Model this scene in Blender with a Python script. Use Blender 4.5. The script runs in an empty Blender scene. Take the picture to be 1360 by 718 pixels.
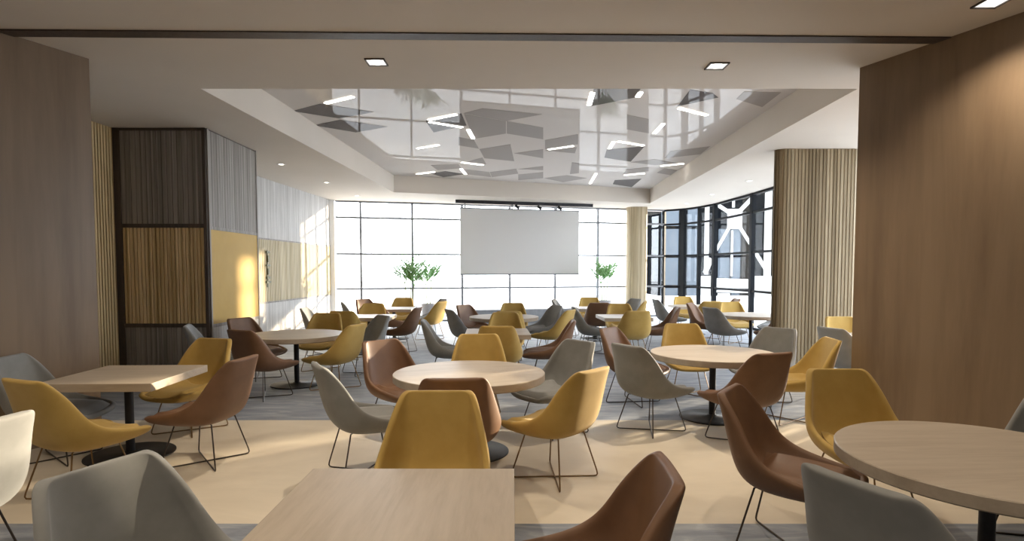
import bpy, bmesh, math, random
from mathutils import Vector, Matrix
random.seed(7)
PI = math.pi
scene = bpy.context.scene
C = scene.collection
ZC = 3.78            # main ceiling
ZT = 4.24            # raised tray ceiling

# ------------------------------------------------------------------ materials
def new_mat(name):
    m = bpy.data.materials.new(name); m.use_nodes = True
    nt = m.node_tree; nt.nodes.clear()
    out = nt.nodes.new('ShaderNodeOutputMaterial')
    return m, nt, out

def node(nt, typ, **kw):
    n = nt.nodes.new(typ)
    for k, v in kw.items():
        if k in n.inputs.keys(): n.inputs[k].default_value = v
        else: setattr(n, k, v)
    return n

def principled(name, col, rough=.6, metal=0., spec=.4, col2=None, scale=(8, 8, 8), lo=.35, hi=.65,
               bump=0., bscale=200., detail=4., coat=0., sheen=0.):
    m, nt, out = new_mat(name)
    p = node(nt, 'ShaderNodeBsdfPrincipled')
    p.inputs['Roughness'].default_value = rough
    p.inputs['Metallic'].default_value = metal
    p.inputs['Specular IOR Level'].default_value = spec
    p.inputs['Coat Weight'].default_value = coat
    p.inputs['Sheen Weight'].default_value = sheen
    p.inputs['Base Color'].default_value = (*col, 1)
    tc = node(nt, 'ShaderNodeTexCoord')
    if col2 is not None:
        mp = node(nt, 'ShaderNodeMapping'); mp.inputs['Scale'].default_value = scale
        nz = node(nt, 'ShaderNodeTexNoise', Scale=1., Detail=detail, Roughness=.6)
        rp = node(nt, 'ShaderNodeValToRGB')
        rp.color_ramp.elements[0].position = lo; rp.color_ramp.elements[0].color = (*col, 1)
        rp.color_ramp.elements[1].position = hi; rp.color_ramp.elements[1].color = (*col2, 1)
        nt.links.new(tc.outputs['Object'], mp.inputs['Vector'])
        nt.links.new(mp.outputs[0], nz.inputs['Vector'])
        nt.links.new(nz.outputs['Fac'], rp.inputs[0])
        nt.links.new(rp.outputs[0], p.inputs['Base Color'])
    if bump:
        nb = node(nt, 'ShaderNodeTexNoise', Scale=bscale, Detail=3.)
        bp = node(nt, 'ShaderNodeBump', Strength=bump, Distance=.002)
        nt.links.new(tc.outputs['Object'], nb.inputs['Vector'])
        nt.links.new(nb.outputs['Fac'], bp.inputs['Height'])
        nt.links.new(bp.outputs[0], p.inputs['Normal'])
    nt.links.new(p.outputs[0], out.inputs[0])
    return m

def emission(name, col, strength):
    m, nt, out = new_mat(name)
    e = node(nt, 'ShaderNodeEmission', Color=(*col, 1), Strength=strength)
    nt.links.new(e.outputs[0], out.inputs[0])
    return m

def glossy_mix(name, col, fac, rough=.02, gcol=(1, 1, 1)):
    m, nt, out = new_mat(name)
    d = node(nt, 'ShaderNodeBsdfDiffuse', Color=(*col, 1))
    g = node(nt, 'ShaderNodeBsdfGlossy', Color=(*gcol, 1), Roughness=rough)
    mx = node(nt, 'ShaderNodeMixShader'); mx.inputs[0].default_value = fac
    nt.links.new(d.outputs[0], mx.inputs[1]); nt.links.new(g.outputs[0], mx.inputs[2])
    nt.links.new(mx.outputs[0], out.inputs[0])
    return m

def glass(name, tint=(1, 1, 1), refl=.06):
    m, nt, out = new_mat(name)
    t = node(nt, 'ShaderNodeBsdfTransparent', Color=(*tint, 1))
    g = node(nt, 'ShaderNodeBsdfGlossy', Color=(1, 1, 1, 1), Roughness=.0)
    mx = node(nt, 'ShaderNodeMixShader'); mx.inputs[0].default_value = refl
    nt.links.new(t.outputs[0], mx.inputs[1]); nt.links.new(g.outputs[0], mx.inputs[2])
    nt.links.new(mx.outputs[0], out.inputs[0])
    return m

def striped(name, cols, pitch, axis='X', rough=.55, grain=40.):
    """vertical battens: every batten its own tone (a hash of its index) plus fine grain"""
    m, nt, out = new_mat(name)
    tc = node(nt, 'ShaderNodeTexCoord')
    sp = node(nt, 'ShaderNodeSeparateXYZ')
    nt.links.new(tc.outputs['Object'], sp.inputs[0])
    dv = node(nt, 'ShaderNodeMath', operation='DIVIDE'); dv.inputs[1].default_value = pitch
    nt.links.new(sp.outputs[axis], dv.inputs[0])
    fl = node(nt, 'ShaderNodeMath', operation='FLOOR'); nt.links.new(dv.outputs[0], fl.inputs[0])
    wn = node(nt, 'ShaderNodeTexWhiteNoise', noise_dimensions='1D'); nt.links.new(fl.outputs[0], wn.inputs['W'])
    rp = node(nt, 'ShaderNodeValToRGB'); rp.color_ramp.interpolation = 'LINEAR'
    els = rp.color_ramp.elements
    while len(els) < len(cols): els.new(.5)
    for i, c in enumerate(cols):
        els[i].position = i/(len(cols)-1); els[i].color = (*c, 1)
    nt.links.new(wn.outputs['Value'], rp.inputs[0])
    mp = node(nt, 'ShaderNodeMapping'); mp.inputs['Scale'].default_value = (grain, grain, 1.2)
    nz = node(nt, 'ShaderNodeTexNoise', Scale=1., Detail=4.)
    nt.links.new(tc.outputs['Object'], mp.inputs[0]); nt.links.new(mp.outputs[0], nz.inputs['Vector'])
    mr = node(nt, 'ShaderNodeMapRange'); mr.inputs['From Min'].default_value = .3; mr.inputs['From Max'].default_value = .7
    mr.inputs['To Min'].default_value = .8; mr.inputs['To Max'].default_value = 1.15
    nt.links.new(nz.outputs['Fac'], mr.inputs[0])
    mu = node(nt, 'ShaderNodeMix', data_type='RGBA', blend_type='MULTIPLY'); mu.inputs[0].default_value = 1
    nt.links.new(rp.outputs[0], mu.inputs[6]); nt.links.new(mr.outputs[0], mu.inputs[7])
    p = node(nt, 'ShaderNodeBsdfPrincipled'); p.inputs['Roughness'].default_value = rough
    p.inputs['Specular IOR Level'].default_value = .3
    nt.links.new(mu.outputs[2], p.inputs['Base Color'])
    nt.links.new(p.outputs[0], out.inputs[0])
    return m

def wood_mat(name, c1, c2, c3, scale, rough=.5, spec=.35):
    """long-grained veneer: broad cathedral figure plus fine pores, stretched along one axis"""
    m, nt, out = new_mat(name)
    tc = node(nt, 'ShaderNodeTexCoord')
    mp = node(nt, 'ShaderNodeMapping'); mp.inputs['Scale'].default_value = scale
    nt.links.new(tc.outputs['Object'], mp.inputs[0])
    n1 = node(nt, 'ShaderNodeTexNoise', Scale=1., Detail=6., Roughness=.62, Distortion=.5)
    nt.links.new(mp.outputs[0], n1.inputs['Vector'])
    n2 = node(nt, 'ShaderNodeTexNoise', Scale=5., Detail=3., Roughness=.6)
    nt.links.new(mp.outputs[0], n2.inputs['Vector'])
    ad = node(nt, 'ShaderNodeMath', operation='MULTIPLY_ADD'); ad.inputs[1].default_value = .3
    nt.links.new(n2.outputs['Fac'], ad.inputs[0]); nt.links.new(n1.outputs['Fac'], ad.inputs[2])
    rp = node(nt, 'ShaderNodeValToRGB'); e = rp.color_ramp.elements
    e[0].position = .5; e[0].color = (*c1, 1); e[1].position = .82; e[1].color = (*c3, 1)
    k = e.new(.65); k.color = (*c2, 1)
    nt.links.new(ad.outputs[0], rp.inputs[0])
    p = node(nt, 'ShaderNodeBsdfPrincipled'); p.inputs['Roughness'].default_value = rough
    p.inputs['Specular IOR Level'].default_value = spec
    nt.links.new(rp.outputs[0], p.inputs['Base Color'])
    nt.links.new(p.outputs[0], out.inputs[0])
    return m

def carpet_mat():
    m, nt, out = new_mat('carpet')
    tc = node(nt, 'ShaderNodeTexCoord')
    sp = node(nt, 'ShaderNodeSeparateXYZ'); nt.links.new(tc.outputs['Object'], sp.inputs[0])
    def pattern(scale, c1, c2, c3, dist, lo=.38, hi=.66):
        mp = node(nt, 'ShaderNodeMapping'); mp.inputs['Scale'].default_value = scale
        mp.inputs['Rotation'].default_value = (0, 0, .12)
        nt.links.new(tc.outputs['Object'], mp.inputs[0])
        nz = node(nt, 'ShaderNodeTexNoise', Scale=1., Detail=5., Roughness=.6, Distortion=dist)
        nt.links.new(mp.outputs[0], nz.inputs['Vector'])
        rp = node(nt, 'ShaderNodeValToRGB'); e = rp.color_ramp.elements
        e[0].position = lo; e[0].color = (*c1, 1); e[1].position = hi; e[1].color = (*c3, 1)
        k = e.new((lo+hi)/2); k.color = (*c2, 1)
        nt.links.new(nz.outputs['Fac'], rp.inputs[0])
        return rp.outputs[0]
    grey = pattern((1.6, 7., 1), (.19, .213, .255), (.25, .274, .317), (.35, .372, .408), 1.2)
    beige = pattern((.7, 1.6, 1), (.60, .525, .42), (.645, .57, .455), (.70, .62, .50), .6)
    def step(edge, op):
        n = node(nt, 'ShaderNodeMath', operation=op); n.inputs[1].default_value = edge
        nt.links.new(sp.outputs['Y'], n.inputs[0]); return n.outputs[0]
    a = step(3.78, 'GREATER_THAN'); b = step(6.43, 'LESS_THAN')
    an = node(nt, 'ShaderNodeMath', operation='MULTIPLY'); nt.links.new(a, an.inputs[0]); nt.links.new(b, an.inputs[1])
    mx = node(nt, 'ShaderNodeMix', data_type='RGBA')
    nt.links.new(an.outputs[0], mx.inputs[0]); nt.links.new(grey, mx.inputs[6]); nt.links.new(beige, mx.inputs[7])
    p = node(nt, 'ShaderNodeBsdfPrincipled'); p.inputs['Roughness'].default_value = .5
    p.inputs['Specular IOR Level'].default_value = .45
    nt.links.new(mx.outputs[2], p.inputs['Base Color'])
    nb = node(nt, 'ShaderNodeTexNoise', Scale=180., Detail=2.)
    bp = node(nt, 'ShaderNodeBump', Strength=.25, Distance=.004)
    nt.links.new(tc.outputs['Object'], nb.inputs['Vector']); nt.links.new(nb.outputs['Fac'], bp.inputs['Height'])
    nt.links.new(bp.outputs[0], p.inputs['Normal'])
    nt.links.new(p.outputs[0], out.inputs[0])
    return m

M = {}
M['carpet'] = carpet_mat()
M['ceiling'] = principled('ceiling_paint', (.63, .575, .51), .85, spec=.2, col2=(.655, .60, .535), scale=(.6, .6, .6))
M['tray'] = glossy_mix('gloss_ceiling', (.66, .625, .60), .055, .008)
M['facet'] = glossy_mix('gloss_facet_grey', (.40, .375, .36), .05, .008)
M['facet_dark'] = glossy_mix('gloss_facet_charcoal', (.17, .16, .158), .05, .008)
M['wood_wall'] = wood_mat('walnut_veneer', (.17, .117, .074), (.212, .149, .096), (.25, .18, .118), (2.2, 2.2, .22), .42)
M['wood_dark'] = principled('dark_trim', (.055, .04, .032), .5, col2=(.08, .06, .048), scale=(30, 30, 2))
M['wood_grey'] = striped('grey_timber', [(.20, .18, .165), (.26, .235, .215), (.31, .28, .255)], .035, 'X')
M['wood_grey_y'] = striped('grey_timber_side', [(.22, .20, .185), (.28, .26, .24), (.33, .305, .28)], .035, 'Y')
M['pale_grey_y'] = striped('pale_grey_timber', [(.46, .45, .44), (.54, .53, .52), (.60, .59, .58)], .04, 'Y')
M['ochre_x'] = striped('ochre_battens', [(.50, .36, .175), (.66, .50, .27), (.78, .62, .37)], .056, 'X')
M['ochre_y'] = striped('pale_ochre_battens', [(.50, .42, .26), (.58, .50, .33), (.66, .59, .42)], .056, 'Y')
M['ochre_flat'] = principled('mustard_panel', (.50, .32, .075), .6, col2=(.54, .35, .09), scale=(2, 2, 2))
M['batten_x'] = striped('light_battens', [(.36, .285, .175), (.48, .395, .265), (.58, .49, .35)], .06, 'X')
M['batten_dark'] = striped('tan_battens', [(.16, .118, .062), (.225, .172, .10), (.31, .25, .16)], .062, 'X')
M['mullion'] = principled('grey_mullion', (.16, .17, .19), .45, col2=(.19, .20, .22), scale=(6, 6, 6))
M['black_frame'] = principled('black_frame', (.005, .006, .008), .6, spec=.08, col2=(.008, .009, .011), scale=(8, 8, 8))
M['glass'] = glass('window_glass')
M['glass_side'] = glass('side_glass', (.96, .98, 1), .012)
M['white'] = principled('white_paint', (.78, .78, .78), .7, col2=(.81, .81, .80), scale=(2, 2, 2))
M['mustard'] = principled('mustard_fabric', (.42, .275, .072), .75, spec=.3, col2=(.47, .315, .09), scale=(5, 5, 5), bump=.15, bscale=420, sheen=.15)
M['brown'] = principled('tan_leather', (.158, .082, .044), .5, spec=.4, col2=(.19, .10, .054), scale=(5, 5, 5), bump=.12, bscale=300)
M['grey'] = principled('grey_fabric', (.215, .217, .212), .75, spec=.3, col2=(.25, .252, .246), scale=(6, 6, 6), bump=.15, bscale=420, sheen=.15)
M['rod_bronze'] = principled('bronze_rod', (.20, .125, .055), .4, metal=.6, col2=(.24, .15, .07), scale=(20, 20, 20))
M['rod_dark'] = principled('dark_rod', (.055, .045, .038), .4, metal=.5, col2=(.075, .06, .05), scale=(20, 20, 20))
M['table'] = wood_mat('oak_top', (.385, .32, .25), (.43, .362, .287), (.47, .40, .322), (1.1, 9., 9.), .42)
M['black_metal'] = principled('black_metal', (.014, .014, .017), .42, metal=.3, col2=(.022, .022, .025), scale=(14, 14, 14))
def fabric_screen():
    m, nt, out = new_mat('screen_fabric')
    d = node(nt, 'ShaderNodeBsdfDiffuse', Color=(.66, .65, .64, 1)); t = node(nt, 'ShaderNodeBsdfTranslucent', Color=(.66, .65, .64, 1))
    mx = node(nt, 'ShaderNodeMixShader'); mx.inputs[0].default_value = .10
    nt.links.new(d.outputs[0], mx.inputs[1]); nt.links.new(t.outputs[0], mx.inputs[2]); nt.links.new(mx.outputs[0], out.inputs[0])
    return m
M['screen'] = fabric_screen()
M['leaf'] = principled('palm_leaf', (.16, .34, .12), .5, col2=(.28, .48, .20), scale=(9, 9, 9))
M['stem'] = principled('palm_cane', (.20, .27, .11), .6, col2=(.30, .32, .17), scale=(4, 4, 30))
M['pot'] = principled('stone_planter', (.36, .35, .36), .7, col2=(.42, .41, .42), scale=(12, 12, 12))
M['soil'] = principled('potting_soil', (.05, .035, .025), .95, col2=(.09, .065, .045), scale=(40, 40, 40))
M['led'] = emission('led_white', (1, .965, .90), 5.)
M['reflector'] = emission('lamp_reflector', (1, .96, .90), .75)
M['lens'] = emission('lamp_lens', (1, .95, .86), 4.)
M['trim_white'] = principled('lamp_trim', (.62, .60, .57), .5, col2=(.66, .64, .61), scale=(10, 10, 10))
M['stage'] = principled('stage_carpet', (.25, .265, .285), .9, col2=(.31, .325, .345), scale=(8, 8, 8))
M['terrace'] = principled('terrace_paving', (.62, .62, .62), .8, col2=(.68, .68, .68), scale=(1, 1, 1))
M['facade'] = principled('dark_cladding', (.003, .0036, .0045), .9, spec=0., col2=(.0045, .005, .006), scale=(.8, .8, .8))
M['facade_pane'] = principled('blue_grey_glazing', (.055, .066, .08), .6, spec=.1, col2=(.07, .082, .095), scale=(.4, .4, .4))
M['facade_brown'] = principled('umber_cladding', (.014, .0125, .011), .8, spec=.0, col2=(.017, .015, .013), scale=(.6, .6, .6))
M['facade_light'] = emission('lit_white_bars', (.95, 1, 1), 1.0)
M['sign_dark'] = principled('sign_metal', (.10, .11, .06), .5, col2=(.13, .14, .08), scale=(20, 20, 20))

# ------------------------------------------------------------------ mesh helpers
def bm_new(): return bmesh.new()

def add_box(bm, x0, y0, z0, x1, y1, z1, bevel=0., mtx=None):
    r = bmesh.ops.create_cube(bm, size=1.)
    vs = r['verts']
    for v in vs:
        v.co = Vector(((x0+x1)/2 + v.co.x*(x1-x0), (y0+y1)/2 + v.co.y*(y1-y0), (z0+z1)/2 + v.co.z*(z1-z0)))
    if bevel:
        es = list({e for v in vs for e in v.link_edges})
        rr = bmesh.ops.bevel(bm, geom=es, offset=bevel, segments=2, profile=.7, affect='EDGES', clamp_overlap=True)
        vs = list({v for f in rr['faces'] for v in f.verts} | {v for v in vs if v.is_valid})
    if mtx is not None:
        for v in vs:
            if v.is_valid: v.co = mtx @ v.co
    return vs

def seg_box(bm, a, b, t, z0, z1, off=0., bevel=0.):
    """upright slab along the plan segment a-b, thickness t to the right of the direction a->b (off shifts it)"""
    ax, ay = a; bx, by = b
    L = math.hypot(bx-ax, by-ay)
    ang = math.atan2(by-ay, bx-ax)
    mt = Matrix.Translation((ax, ay, 0)) @ Matrix.Rotation(ang, 4, 'Z')
    return add_box(bm, 0, -t-off, z0, L, -off, z1, bevel, mt)

def add_prism(bm, pts, z0, z1):
    bot = [bm.verts.new((p[0], p[1], z0)) for p in pts]
    top = [bm.verts.new((p[0], p[1], z1)) for p in pts]
    n = len(pts)
    bm.faces.new(top); bm.faces.new(bot[::-1])
    for i in range(n):
        bm.faces.new((bot[i], bot[(i+1) % n], top[(i+1) % n], top[i]))

def add_lathe(bm, prof, seg=32, cx=0., cy=0.):
    """prof: list of (r, z); closes at r = 0"""
    rings = []
    for r, z in prof:
        if r < 1e-6: rings.append([bm.verts.new((cx, cy, z))])
        else: rings.append([bm.verts.new((cx+r*math.cos(2*PI*i/seg), cy+r*math.sin(2*PI*i/seg), z)) for i in range(seg)])
    for a, b in zip(rings, rings[1:]):
        for i in range(seg):
            j = (i+1) % seg
            if len(a) == 1 and len(b) == 1: continue
            if len(a) == 1: bm.faces.new((a[0], b[j], b[i]))
            elif len(b) == 1: bm.faces.new((a[i], a[j], b[0]))
            else: bm.faces.new((a[i], a[j], b[j], b[i]))

def add_tube(bm, pts, r, seg=8, cap=True, taper=1.):
    pts = [Vector(p) for p in pts]
    n = len(pts); rings = []
    t0 = (pts[1]-pts[0]).normalized()
    ref = Vector((0, 0, 1)) if abs(t0.z) < .9 else Vector((1, 0, 0))
    nrm = t0.cross(ref).normalized()
    for i, p in enumerate(pts):
        t = ((pts[min(i+1, n-1)]-pts[max(i-1, 0)])).normalized()
        nrm = (nrm - t*nrm.dot(t)).normalized()
        b = t.cross(nrm)
        rr = r*(1+(taper-1)*i/max(1, n-1))
        rings.append([bm.verts.new(p + rr*(math.cos(2*PI*k/seg)*nrm + math.sin(2*PI*k/seg)*b)) for k in range(seg)])
    for a, b in zip(rings, rings[1:]):
        for k in range(seg):
            bm.faces.new((a[k], a[(k+1) % seg], b[(k+1) % seg], b[k]))
    if cap:
        bm.faces.new(rings[0][::-1]); bm.faces.new(rings[-1])

def to_mesh(bm, name, mat, smooth=False):
    bmesh.ops.recalc_face_normals(bm, faces=bm.faces)
    me = bpy.data.meshes.new(name); bm.to_mesh(me); bm.free()
    if mat is not None: me.materials.append(mat)
    if smooth:
        for p in me.polygons: p.use_smooth = True
        try: me.set_sharp_from_angle(angle=math.radians(40))
        except Exception: pass
    return me

def link(name, me, parent=None):
    o = bpy.data.objects.new(name, me); C.objects.link(o)
    if parent is not None: o.parent = parent
    return o

def obj(name, bm, mat, parent=None, smooth=False):
    return link(name, to_mesh(bm, name, mat, smooth), parent)

def empty(name, loc=(0, 0, 0), rz=0.):
    o = bpy.data.objects.new(name, None); C.objects.link(o)
    o.location = loc; o.rotation_euler = (0, 0, rz); o.empty_display_size = .1
    return o

def tag(o, label, cat, group=None):
    o['label'] = label; o['category'] = cat
    if group: o['group'] = group
    return o

def struct(o):
    o['kind'] = 'structure'; return o

# ------------------------------------------------------------------ floor and ceilings
bm = bm_new()
add_prism(bm, [(-8.7, -4), (8.2, -4), (6.9, 6), (6.85, 17.5), (6.3, 20.6), (5.4, 21.3), (-5.6, 18.1), (-6.3, 5.5)], -.12, 0)
struct(obj('floor', bm, M['carpet']))

T0, T1, T2, T3 = (-3.63, 6.92), (-3.23, 16.08), (4.41, 18.80), (4.03, 6.92)
bm = bm_new()
def flat(pts, z, up=False):
    bm.faces.new([bm.verts.new((p[0], p[1], z)) for p in pts])
OUT = [(-8.9, -4.1), (8.4, -4.1), (7.1, 6.92), (6.95, 17.5), (6.4, 20.7), (5.45, 21.5), (-5.75, 18.15), (-6.4, 6.92)]
flat([OUT[0], OUT[1], OUT[2], T3, T0, OUT[7]], ZC)
flat([OUT[7], T0, T1, OUT[6]], ZC)
flat([OUT[6], T1, T2, OUT[5]], ZC)
flat([OUT[5], T2, T3, OUT[2], OUT[3], OUT[4]], ZC)
for a, b in ((T0, T1), (T1, T2), (T2, T3), (T3, T0)):
    bm.faces.new([bm.verts.new((a[0], a[1], ZC)), bm.verts.new((b[0], b[1], ZC)),
                  bm.verts.new((b[0], b[1], ZT+.1)), bm.verts.new((a[0], a[1], ZT+.1))])
bmesh.ops.remove_doubles(bm, verts=bm.verts, dist=.001)
ceil = struct(obj('ceiling', bm, M['ceiling']))
# roof slab edge over the soffit, so that the ceiling has a real thickness all round
bm = bm_new(); add_prism(bm, OUT, ZT+.12, ZT+.4)
obj('roof_slab', bm, M['ceiling'], ceil)
bm = bm_new()
for a, b in zip(OUT, OUT[1:]+OUT[:1]): seg_box(bm, a, b, .06, ZC, ZT+.12, off=-.06)
obj('fascia', bm, M['ceiling'], ceil)

bm = bm_new(); add_prism(bm, [T0, T1, T2, T3], ZT, ZT+.05)
tray = struct(obj('ceiling_tray', bm, M['tray']))

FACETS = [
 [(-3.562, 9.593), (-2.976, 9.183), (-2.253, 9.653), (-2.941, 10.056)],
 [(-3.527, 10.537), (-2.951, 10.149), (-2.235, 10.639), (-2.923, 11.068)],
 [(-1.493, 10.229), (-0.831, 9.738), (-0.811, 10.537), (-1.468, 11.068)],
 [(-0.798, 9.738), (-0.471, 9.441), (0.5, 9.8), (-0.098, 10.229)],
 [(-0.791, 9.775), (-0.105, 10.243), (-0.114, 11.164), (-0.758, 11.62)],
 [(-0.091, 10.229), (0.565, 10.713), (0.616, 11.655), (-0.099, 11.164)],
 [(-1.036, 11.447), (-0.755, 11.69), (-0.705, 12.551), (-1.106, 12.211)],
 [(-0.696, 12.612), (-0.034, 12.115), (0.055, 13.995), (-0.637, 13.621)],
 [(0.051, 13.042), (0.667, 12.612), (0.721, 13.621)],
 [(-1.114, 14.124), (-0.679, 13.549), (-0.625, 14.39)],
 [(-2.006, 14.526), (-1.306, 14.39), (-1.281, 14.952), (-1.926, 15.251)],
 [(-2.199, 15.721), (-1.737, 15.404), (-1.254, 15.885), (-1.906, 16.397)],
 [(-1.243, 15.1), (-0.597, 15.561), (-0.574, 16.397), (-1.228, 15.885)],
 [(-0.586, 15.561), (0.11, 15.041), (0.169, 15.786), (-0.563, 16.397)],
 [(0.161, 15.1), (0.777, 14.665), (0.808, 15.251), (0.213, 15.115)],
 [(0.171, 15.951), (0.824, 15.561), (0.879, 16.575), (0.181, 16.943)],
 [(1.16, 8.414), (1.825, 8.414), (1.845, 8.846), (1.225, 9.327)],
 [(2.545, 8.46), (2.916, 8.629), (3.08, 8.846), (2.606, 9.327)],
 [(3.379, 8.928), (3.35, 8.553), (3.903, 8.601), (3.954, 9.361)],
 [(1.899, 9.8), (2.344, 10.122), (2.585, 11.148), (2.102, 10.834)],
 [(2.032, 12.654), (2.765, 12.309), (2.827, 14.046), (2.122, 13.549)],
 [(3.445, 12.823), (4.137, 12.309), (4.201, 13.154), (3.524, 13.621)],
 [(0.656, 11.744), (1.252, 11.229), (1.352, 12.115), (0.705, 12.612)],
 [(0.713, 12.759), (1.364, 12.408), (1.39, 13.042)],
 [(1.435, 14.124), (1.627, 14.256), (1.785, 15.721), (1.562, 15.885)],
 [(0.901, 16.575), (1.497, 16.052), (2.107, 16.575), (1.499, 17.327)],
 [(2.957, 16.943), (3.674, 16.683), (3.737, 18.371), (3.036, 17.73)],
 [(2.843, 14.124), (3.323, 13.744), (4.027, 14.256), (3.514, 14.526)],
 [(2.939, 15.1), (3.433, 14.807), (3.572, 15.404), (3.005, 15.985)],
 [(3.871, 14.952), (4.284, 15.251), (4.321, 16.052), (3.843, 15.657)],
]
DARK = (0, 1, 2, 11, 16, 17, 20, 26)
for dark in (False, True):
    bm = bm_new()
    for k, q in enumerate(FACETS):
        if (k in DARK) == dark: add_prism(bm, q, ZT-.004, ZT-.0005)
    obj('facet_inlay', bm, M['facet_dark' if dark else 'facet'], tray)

LEDS = [
 ((-2.96, 9.183), (-2.266, 8.717)),
 ((-1.515, 10.189), (-0.828, 9.702)),
 ((-1.522, 10.189), (-0.807, 10.713)),
 ((-0.807, 10.713), (-0.753, 11.655)),
 ((-2.091, 12.551), (-1.42, 12.076)),
 ((-2.652, 15.885), (-1.946, 15.404)),
 ((-1.298, 14.046), (-0.616, 14.526)),
 ((-1.302, 14.894), (-1.244, 15.951)),
 ((1.204, 9.327), (1.158, 8.46)),
 ((1.865, 8.897), (1.857, 8.46)),
 ((2.559, 9.327), (3.321, 9.888)),
 ((2.679, 11.229), (2.652, 10.284)),
 ((2.068, 12.612), (2.031, 11.744)),
 ((2.031, 11.744), (2.81, 12.27)),
 ((0.686, 12.654), (1.358, 12.172)),
 ((3.598, 14.665), (4.242, 14.203)),
 ((2.952, 16.052), (3.631, 15.657)),
 ((2.334, 17.648), (2.239, 15.625)),
]
LED_LABELS = [
 'short white light line over the corner facet, nearest the panelled block',
 'white light line forming upper arm of the bent pair',
 'white light line forming middle arm of the bent pair',
 'short white light line ending the bent zigzag run',
 'lone white light line in reflected left window bay',
 'white light line low in the tray by its left rear corner',
 'white light line beside the rear grey facet, left of screen',
 'tiny slanted white light line below the left rear facet',
 'steep white light line at front edge of tray, left of dark facet',
 'stub of white light line at front edge of tray, right of dark facet',
 'bright white light line under the wide facet near right tray edge',
 'diagonal white light line in the reflected column strip',
 'short steep white light line above the charcoal facet',
 'white light line crossing above the charcoal facet',
 'white light line in middle of tray over the screen reflection',
 'white light line near right tray edge over the small facets',
 'white light line at the rear of tray by the charcoal wedge',
 'steep white light line at the rear edge over the screen']
for (a, b), lb in zip(LEDS, LED_LABELS):
    a, b = Vector((*a, 0)), Vector((*b, 0))
    L = (b-a).length-.22; c = (a+b)/2
    r = empty('linear_light', (c.x, c.y, ZT), math.atan2(b.y-a.y, b.x-a.x))
    tag(r, lb, 'light', 'light lines in the gloss ceiling')
    w = .035
    bm = bm_new(); add_box(bm, -L/2, -w, -.018, L/2, w, -.004); obj('diffuser', bm, M['led'], r)
    bm = bm_new(); add_box(bm, -L/2-.008, -w-.008, -.010, L/2+.008, w+.008, -.0045); obj('housing', bm, M['trim_white'], r)

# dark partition track across the near ceiling
bm = bm_new(); seg_box(bm, (-4.56, 5.22), (4.0, 5.39), -.145, ZC-.012, ZC+.01)
struct(obj('trim_1', bm, M['wood_dark']))

# ------------------------------------------------------------------ near wood walls
def plan_wall(name, a, b, t, mat, z1=ZC):
    """wall whose inner face runs from a to b; its mesh is kept in local axes so that the grain follows it"""
    L = math.hypot(b[0]-a[0], b[1]-a[1])
    bm = bm_new(); add_box(bm, 0, -t, 0, L, 0, z1)
    o = obj(name, bm, mat); o.location = (a[0], a[1], 0); o.rotation_euler = (0, 0, math.atan2(b[1]-a[1], b[0]-a[0]))
    return struct(o)
plan_wall('wall_left', (-4.232, 5.948), (-8.65, -4.1), .30, M['wood_wall'])
plan_wall('wall_right', (3.635, 6.21), (7.9, -4.1), -.30, M['wood_wall'])
plan_wall('wall_back', (8.6, -4.0), (-8.9, -4.0), -.2, M['wood_wall'])
plan_wall('wall_left_return', (-4.30, 5.95), (-6.4, 5.95), -.12, M['wood_wall'])
plan_wall('wall_right_return', (3.80, 6.22), (6.9, 6.22), .12, M['wood_wall'])

# ------------------------------------------------------------------ left wall: recess and projecting block
# recessed wall, room axis leans 2 degrees; grey timber / slatted ochre / grey timber
ra, rb = (-6.09, 6.0), (-5.54, 17.85)
La = math.hypot(rb[0]-ra[0], rb[1]-ra[1]); rang = math.atan2(rb[1]-ra[1], rb[0]-ra[0])
base = empty('wall_recess', (ra[0], ra[1], 0), rang-PI/2); base['kind'] = 'structure'
def slats(bm, n0, n1, pitch, wid, d0, d1, z0, z1, axis):
    k = n0
    while k + wid < n1:
        if axis == 'x': add_box(bm, k, d0, z0, k+wid, d1, z1)
        else: add_box(bm, d0, k, z0, d1, k+wid, z1)
        k += pitch
bm = bm_new(); add_box(bm, -.3, -.1, 0, -.02, La, ZC); obj('backing', bm, M['white'], base)
bm = bm_new(); slats(bm, 3.3, La, .08, .074, -.02, .0, 2.40, ZC, 'y'); obj('upper_boards', bm, M['pale_grey_y'], base)
bm = bm_new(); slats(bm, 3.3, La, .056, .036, -.02, .012, .92, 2.37, 'y'); obj('slatted_band', bm, M['ochre_y'], base)
bm = bm_new(); slats(bm, 3.3, La, .08, .074, -.02, .0, 0, .88, 'y'); obj('lower_boards', bm, M['pale_grey_y'], base)
bm = bm_new(); add_box(bm, -.02, 3.3, 2.365, .014, La, 2.40); add_box(bm, -.02, 3.3, .88, .014, La, .915); obj('rail', bm, M['wood_grey_y'], base)
bm = bm_new(); slats(bm, 1.5, 3.3, .056, .036, -.02, .012, 0, ZC, 'y'); obj('dark_slats', bm, M['ochre_x'], base)

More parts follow.
